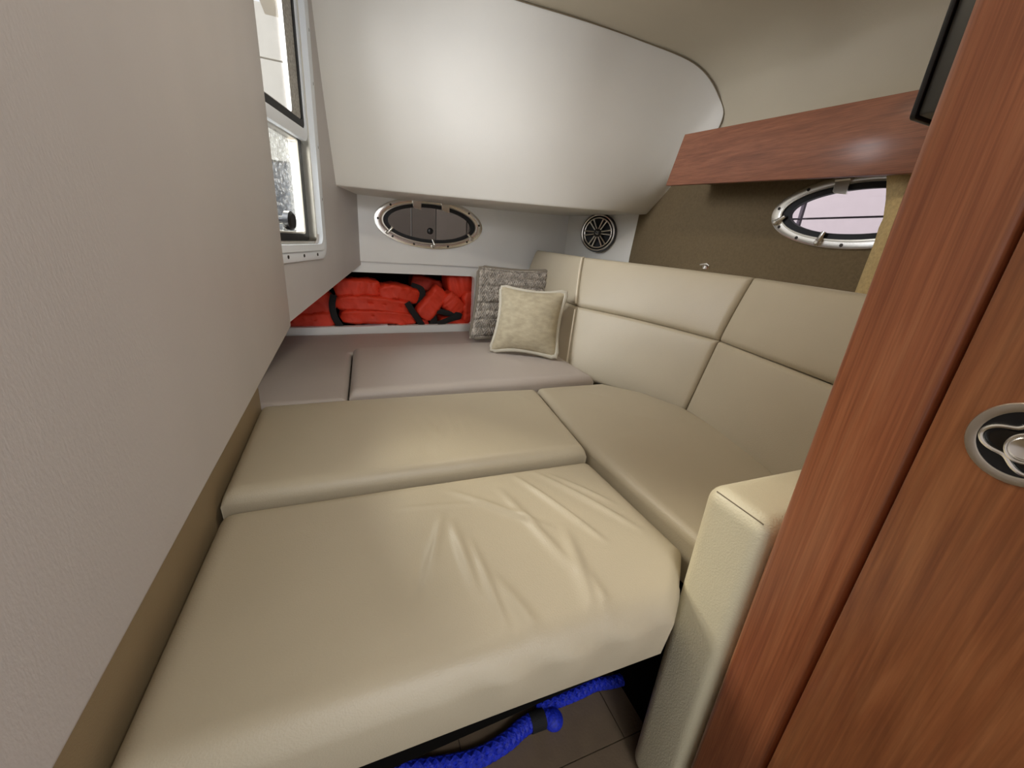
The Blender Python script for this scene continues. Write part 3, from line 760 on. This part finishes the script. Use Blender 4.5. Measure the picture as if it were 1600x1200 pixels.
# knit pillow behind
BL2 = onz(735, 528, -0.463)
Ud2 = V((0.955, -0.14, 0)).normalized(); Nd2 = V((Ud2.y, -Ud2.x, 0))
if Nd2.y > 0: Nd2 = -Nd2
lean2 = math.radians(17)
Wd2 = V((0, 0, 1)) * math.cos(lean2) - Nd2 * math.sin(lean2); Nn2 = Nd2 * math.cos(lean2) + V((0, 0, 1)) * math.sin(lean2)
Wd2 = (Wd2 + Ud2 * 0.13).normalized()
def braid(a, b):
    rows = 8.5; q = b * rows / 2; r = q - math.floor(q)
    kx = a * 9 + (0.5 if math.floor(q) % 2 else 0)
    cell = kx - math.floor(kx)
    tilt = (cell - 0.5) * (1 if (math.floor(kx) % 2) else -1)
    return 0.024 * max(0, 1 - (2 * r - 1) ** 2) ** 0.4 - 0.012 + 0.007 * math.cos((r + tilt) * 2 * PI * 2)
p2 = thing('throw_pillow', 'grey chunky knit throw pillow leaning behind the linen one', 'pillow', BL2 + Ud2 * 0.19, 'throw pillows')
pillow(p2, BL2 + Ud2 * 0.188 + Wd2 * 0.182, Ud2, Wd2, Nn2, 0.388, 0.372, 0.09, 'knit', 'knit_edge', 0.010, braid, 110, 0.06)

# ================================================================== speaker
def on_plane(u, v, P, n): r = ray(u, v); return r * (P.dot(n) / r.dot(n))
Su = sd.copy(); 
SPc = on_plane(935, 364, SA + sn * 0.034, sn)
du = scurve((SPc - SA).dot(sd) / (SB - SA).length, (SPc.z + 0.30) / 0.70)
top_, bot_ = on_plane(935, 334, SA, sn), on_plane(935, 394, SA, sn)
Rsp = (top_.z - bot_.z) / 2
spN = (sn + V((0.0, -0.25, 0))).normalized(); spU = V((-spN.y, spN.x, 0)); spW = V((0, 0, 1))
sp = thing('speaker', 'round black speaker with chrome star spokes beside the sofa back', 'speaker', SPc - spW * Rsp)
mb = MB(); mb.lathe(SPc, spN, spU, [(Rsp, -0.02), (Rsp, 0.006), (Rsp * 0.96, 0.012), (Rsp * 0.86, 0.012), (Rsp * 0.82, 0.006), (Rsp * 0.82, -0.006)], 56); link('bezel', mb, 'black', sp)
mb = MB(); mb.tube([SPc + spN * 0.012 + (spU * math.cos(a) + spW * math.sin(a)) * (Rsp * 0.90) for a in [2 * PI * k / 56 for k in range(56)]], 0.0045, 8, closed=True, up=spN); link('chrome_ring', mb, 'chrome', sp)
mb = MB(); mb.tube([SPc + spN * 0.010 + (spU * math.cos(a) + spW * math.sin(a)) * (Rsp * 0.76) for a in [2 * PI * k / 56 for k in range(56)]], 0.0045, 8, closed=True, up=spN); link('chrome_ring', mb, 'chrome', sp)
mb = MB(); mb.lathe(SPc, spN, spU, [(Rsp * 0.83, 0.0), (Rsp * 0.6, -0.004), (Rsp * 0.25, -0.012), (0.0005, -0.012)], 40); mb.cap(40); link('cone', mb, 'rubber', sp)
for k in range(6):
    a = math.radians(60 * k + 4); d = spU * math.cos(a) + spW * math.sin(a); e = spU * -math.sin(a) + spW * math.cos(a)
    for s_ in (-1, 1):
        mb = MB(); mb.tube([SPc + spN * 0.014 + d * (Rsp * 0.18) + e * (s_ * Rsp * 0.055), SPc + spN * 0.011 + d * (Rsp * 0.76) + e * (s_ * Rsp * 0.115)], [0.0042, 0.0052], 8); link('spoke', mb, 'chrome', sp)
mb = MB(); mb.lathe(SPc, spN, spU, [(Rsp * 0.23, -0.01), (Rsp * 0.23, 0.016), (Rsp * 0.19, 0.020), (Rsp * 0.15, 0.017), (0.0005, 0.017)], 28); mb.cap(28); hb = link('hub', mb, 'black', sp)
for s_ in (-1, 1):
    mb = MB(); mb.tube([SPc + spN * 0.0185 + spU * (s_ * 0.002 - 0.009) + spW * (0.006 * s_ + 0.003), SPc + spN * 0.0185 + spU * (s_ * 0.002 + 0.002) + spW * (0.006 * s_ - 0.003), SPc + spN * 0.0185 + spU * (s_ * 0.002 + 0.009) + spW * (0.006 * s_ + 0.002)], 0.0018, 6); link('emblem', mb, 'chrome', hb)

# ================================================================== television on the bulkhead
tv = thing('television', 'thin black flat television hanging behind the wooden door post', 'television', (0.86, 0.30, 0.180))
mb = MB().box(0.640, 1.10, 0.2535, 0.345, 0.182, 0.47); link('housing', mb, 'tv', tv, bevel=0.004, seg=2)
mb = MB(); ring_between(mb, lambda q, h: V((q[0], h, q[1])), rrect(0.637, 1.103, 0.179, 0.473, 0.005), rrect(0.645, 1.095, 0.187, 0.465, 0.003), 0.345, 0.351); link('bezel', mb, 'black', tv, angle=30, bevel=0.0015, seg=2)
mb = MB(); mb.box(0.645, 1.095, 0.345, 0.348, 0.187, 0.465); link('screen', mb, 'black', tv, smooth=False)

# ================================================================== life jackets in the locker
def foam(path, wid, hei, mname, parent, seed, groove=True, name='foam_panel'):
    hei = hei * 0.90
    """puffy sewn slab running along path (list of points); wid = depth into locker, hei = thickness across"""
    path = [V(p) for p in path]; n = 28; k = 20
    pp = [(i / (len(path) - 1), p) for i, p in enumerate(path)]
    pts = []
    Dp = V((-FN.x, -FN.y, 0))
    for i in range(n + 1):
        t = i / n; c = polyat(pp, t, True); c2 = polyat(pp, min(1, t + 0.02), True); c1 = polyat(pp, max(0, t - 0.02), True)
        T = (c2 - c1).normalized(); H = T.cross(Dp).normalized()
        e = (1 - abs(2 * t - 1) ** 12) ** 0.45 if 0 < t < 1 else 0.03
        for j in range(k):
            a = 2 * PI * j / k; ca, sa = math.cos(a), math.sin(a)
            ex = 0.5
            x = math.copysign(abs(ca) ** ex, ca) * wid / 2; y = math.copysign(abs(sa) ** ex, sa) * hei / 2
            nz = noise.noise(V((t * 7 + seed, a * 1.2, seed * 1.7))); nz2 = noise.noise(V((t * 22 + seed, a * 2.5, seed * 0.7)))
            f_ = 1 + 0.14 * nz + 0.09 * nz2
            if groove and ca < -0.2 and abs(sa) < 0.35: x *= 1 - 0.28 * (1 - abs(sa) / 0.35)
            pts.append(c + Dp * (x * f_ * (0.55 + 0.45 * e)) + H * (y * f_ * e))
    fs = [(i * k + j, i * k + (j + 1) % k, (i + 1) * k + (j + 1) % k, (i + 1) * k + j) for i in range(n) for j in range(k)]
    fs += [tuple(range(k)), tuple(reversed(range(n * k, (n + 1) * k)))]
    return link(name, MB().add(pts, fs), mname, parent, angle=75)
def lp(u, v, off): return onfar(u, v - 1.5, off + 0.022)
def strap(pts, w, parent, off=0.0, up=None):
    pp = [(i / (len(pts) - 1), lp(u, v, o)) for i, (u, v, o) in enumerate(pts)]
    path = [polyat(pp, i / 24, True) for i in range(25)]
    return link('strap', MB().tube(path, w, 8, flat=0.003, up=(FN.x, FN.y, 0)), 'strap', parent)
LB = OPEN[2] - 0.010
j1 = thing('life_jacket', 'orange life jacket folded into a stack in the middle of the locker', 'life jacket', V((lp(590, 512, 0.12).x, lp(590, 512, 0.12).y, LB)), 'life jackets')
foam([lp(520, 450, 0.11), lp(555, 449, 0.10), lp(593, 451, 0.11)], 0.15, 0.105, 'orange', j1, 1.3)
foam([lp(588, 459, 0.10), lp(618, 456, 0.09), lp(652, 465, 0.11)], 0.15, 0.100, 'orange', j1, 2.9)
foam([lp(522, 473, 0.10), lp(575, 473, 0.08), lp(642, 482, 0.10)], 0.15, 0.095, 'orange', j1, 4.2)
foam([lp(530, 495, 0.09), lp(585, 493, 0.08), lp(650, 499, 0.09)], 0.15, 0.088, 'orange', j1, 5.6)
strap([(642, 448, 0.10), (658, 455, 0.08), (656, 468, 0.07), (636, 474, 0.06)], 0.020, j1)
strap([(636, 474, 0.02), (646, 490, 0.015), (660, 510, 0.015)], 0.017, j1)
j2 = thing('life_jacket', 'orange life jacket slumped in shadow at the left end of the locker', 'life jacket', V((lp(495, 512, 0.12).x, lp(495, 512, 0.12).y, LB)), 'life jackets')
foam([lp(440, 500, 0.13), lp(480, 487, 0.12), lp(520, 462, 0.13)], 0.16, 0.14, 'orange', j2, 7.7)
foam([lp(455, 506, 0.10), lp(490, 500, 0.09), lp(524, 498, 0.09)], 0.12, 0.09, 'orange', j2, 8.3)
strap([(521, 462, 0.05), (519, 478, 0.04), (523, 497, 0.02), (533, 513, 0.02)], 0.016, j2)
j3 = thing('life_jacket', 'orange life jacket crumpled upright at the right end of the locker', 'life jacket', V((lp(700, 512, 0.12).x, lp(700, 512, 0.12).y, LB)), 'life jackets')
foam([lp(690, 452, 0.09), lp(674, 474, 0.06), lp(656, 496, 0.05)], 0.10, 0.115, 'orange', j3, 9.1)
foam([lp(660, 498, 0.06), lp(664, 504, 0.06), lp(666, 508, 0.06)], 0.04, 0.035, 'orange', j3, 9.6, False)
foam([lp(696, 450, 0.12), lp(716, 445, 0.11), lp(745, 440, 0.12)], 0.14, 0.17, 'orange', j3, 10.4, False)
foam([lp(692, 462, 0.08), lp(703, 474, 0.07), lp(716, 490, 0.08)], 0.12, 0.12, 'orange', j3, 11.2, False)
foam([lp(733, 455, 0.07), lp(732, 480, 0.065), lp(730, 504, 0.07)], 0.11, 0.11, 'orange', j3, 12.8)
foam([lp(685, 501, 0.10), lp(705, 500, 0.09), lp(728, 504, 0.09)], 0.12, 0.055, 'orange', j3, 13.9, False)
strap([(680, 486, 0.03), (700, 491, 0.02), (719, 495, 0.015), (704, 500, 0.015), (684, 508, 0.015)], 0.016, j3)
strap([(675, 490, 0.035), (677, 500, 0.03), (678, 512, 0.03)], 0.022, j3)
foam_j4 = thing('life_jacket', 'orange life jacket in the dark back of the locker above the others', 'life jacket', V((lp(655, 445, 0.30).x, lp(655, 445, 0.30).y, LB)), 'life jackets')
foam([lp(640, 440, 0.28), lp(662, 444, 0.27), lp(690, 452, 0.27)], 0.12, 0.10, 'orange', foam_j4, 15.1)
foam([lp(650, 480, 0.28), lp(670, 484, 0.27), lp(690, 486, 0.27)], 0.12, 0.16, 'orange', foam_j4, 16.1)
pp_ = MB(); A, B, C_, D = lp(546, 516, -0.004), lp(606, 511, -0.004), lp(604, 507, 0.06), lp(548, 512, 0.06)
pp_.hexa([A, B, C_, D], [p + V((0, 0, 0.006)) for p in (A, B, C_, D)])
tag(link('paper', pp_, 'paper', smooth=False), 'white folded paper lying on the locker lip below the life jackets', 'paper')

# ================================================================== blue rope on the floor
rp = thing('rope', 'blue braided dock rope lying on the floor under the berth', 'rope', V((0.3, 0.45, FLOOR)))
def braided(pts, r, parent):
    pp = [(i / (len(pts) - 1), p) for i, p in enumerate(pts)]; n = 90
    c = [polyat(pp, i / n, True) for i in range(n + 1)]
    L = sum((c[i + 1] - c[i]).length for i in range(n)); turns = L / 0.055
    for sgn in (1, -1):
        for k in range(3):
            path = []
            for i, p in enumerate(c):
                T = (c[min(n, i + 1)] - c[max(0, i - 1)]).normalized(); s = T.cross(V((0, 0, 1))).normalized(); w = s.cross(T)
                a = sgn * 2 * PI * turns * i / n + 2 * PI * k / 3
                rr = r * 0.60
                path.append(p + s * math.cos(a) * rr + w * math.sin(a) * rr)
            link('strand', MB().tube(path, r * 0.5, 7), 'blue', parent)
rz = FLOOR + 0.019
braided([onz(560, 1215, rz), onz(640, 1205, rz + 0.01), onz(690, 1198, rz), onz(745, 1185, rz), onz(790, 1160, rz), onz(815, 1138, rz), onz(840, 1124, rz), onz(868, 1122, rz)], 0.017, rp)
braided([onz(840, 1106, rz), onz(875, 1094, rz), onz(905, 1082, rz), onz(930, 1070, rz), onz(955, 1066, rz), onz(985, 1058, rz)], 0.013, rp)
q = [onz(828, 1130, rz), onz(850, 1122, rz)]
link('whipping', MB().tube([q[0], q[0].lerp(q[1], 0.5), q[1]], 0.020, 14), 'strap', rp)
kb_ = MB(); kc = onz(864, 1124, rz)
kb_.lathe(kc, V((0, 0, 1)), V((1, 0, 0)), [(0.0005, -0.018)] + [(0.0235 * math.cos(math.radians(t)), 0.019 * math.sin(math.radians(t))) for t in range(-75, 76, 15)] + [(0.0005, 0.019)], 20)
link('end_knot', kb_, 'blue', rp)

# ================================================================== outside, seen through the windows
ex = thing('dock_building', 'cream boarded building side seen through the left window', 'building', (-1.6, 5.0, -1.6))
yb = 5.0
link('base_wall', MB().box(-4.2, 0.6, yb, yb + 0.2, -1.6, 0.60), 'siding_grey', ex, smooth=False)
zz = 0.60; k = 0
while zz < 1.8:
    h = 0.42
    link('board', MB().box(-4.2, 0.6, yb - 0.02, yb + 0.16, zz + 0.015, zz + h), 'siding', ex, smooth=False, ); zz += h; k += 1
qd = struct(link('quay_ground', MB().box(-5, 4, 2.7, 6.5, -1.68, -1.6), 'siding_grey', smooth=False), 'grey quay ground outside below the windows', 'ground')
dk = thing('dock_wall', 'pale panelled quay wall seen through the right oval port', 'wall', (3.0, 1.5, -1.6))
link('backing', MB().box(3.02, 3.12, -1.0, 5.5, -1.6, 2.4), 'dock_gap', dk, smooth=False)
ys = [-1.0 + 0.62 * i for i in range(11)]; zs = [-1.2, -0.55, 0.10, 0.33, 0.95, 1.6, 2.3]
for i in range(len(ys) - 1):
    for j in range(len(zs) - 1):
        link('panel', MB().box(2.99, 3.02, ys[i] + 0.018, ys[i + 1] - 0.018, zs[j] + 0.006, zs[j + 1] - 0.006), 'dock', dk, smooth=False)
gp = thing('grey_screen', 'grey upright panels seen dimly through the tinted port', 'screen', (0.6, 3.2, -1.6))
xs2 = [-0.02, 0.20, 0.42, 0.60, 0.84, 1.05, 1.45]
for i in range(6):
    link('panel', MB().box(xs2[i] + 0.004, xs2[i + 1] - 0.004, 3.2, 3.24, -1.6, 0.9), 'panel_grey' if i in (3,) else 'panel_dark', gp, smooth=False)
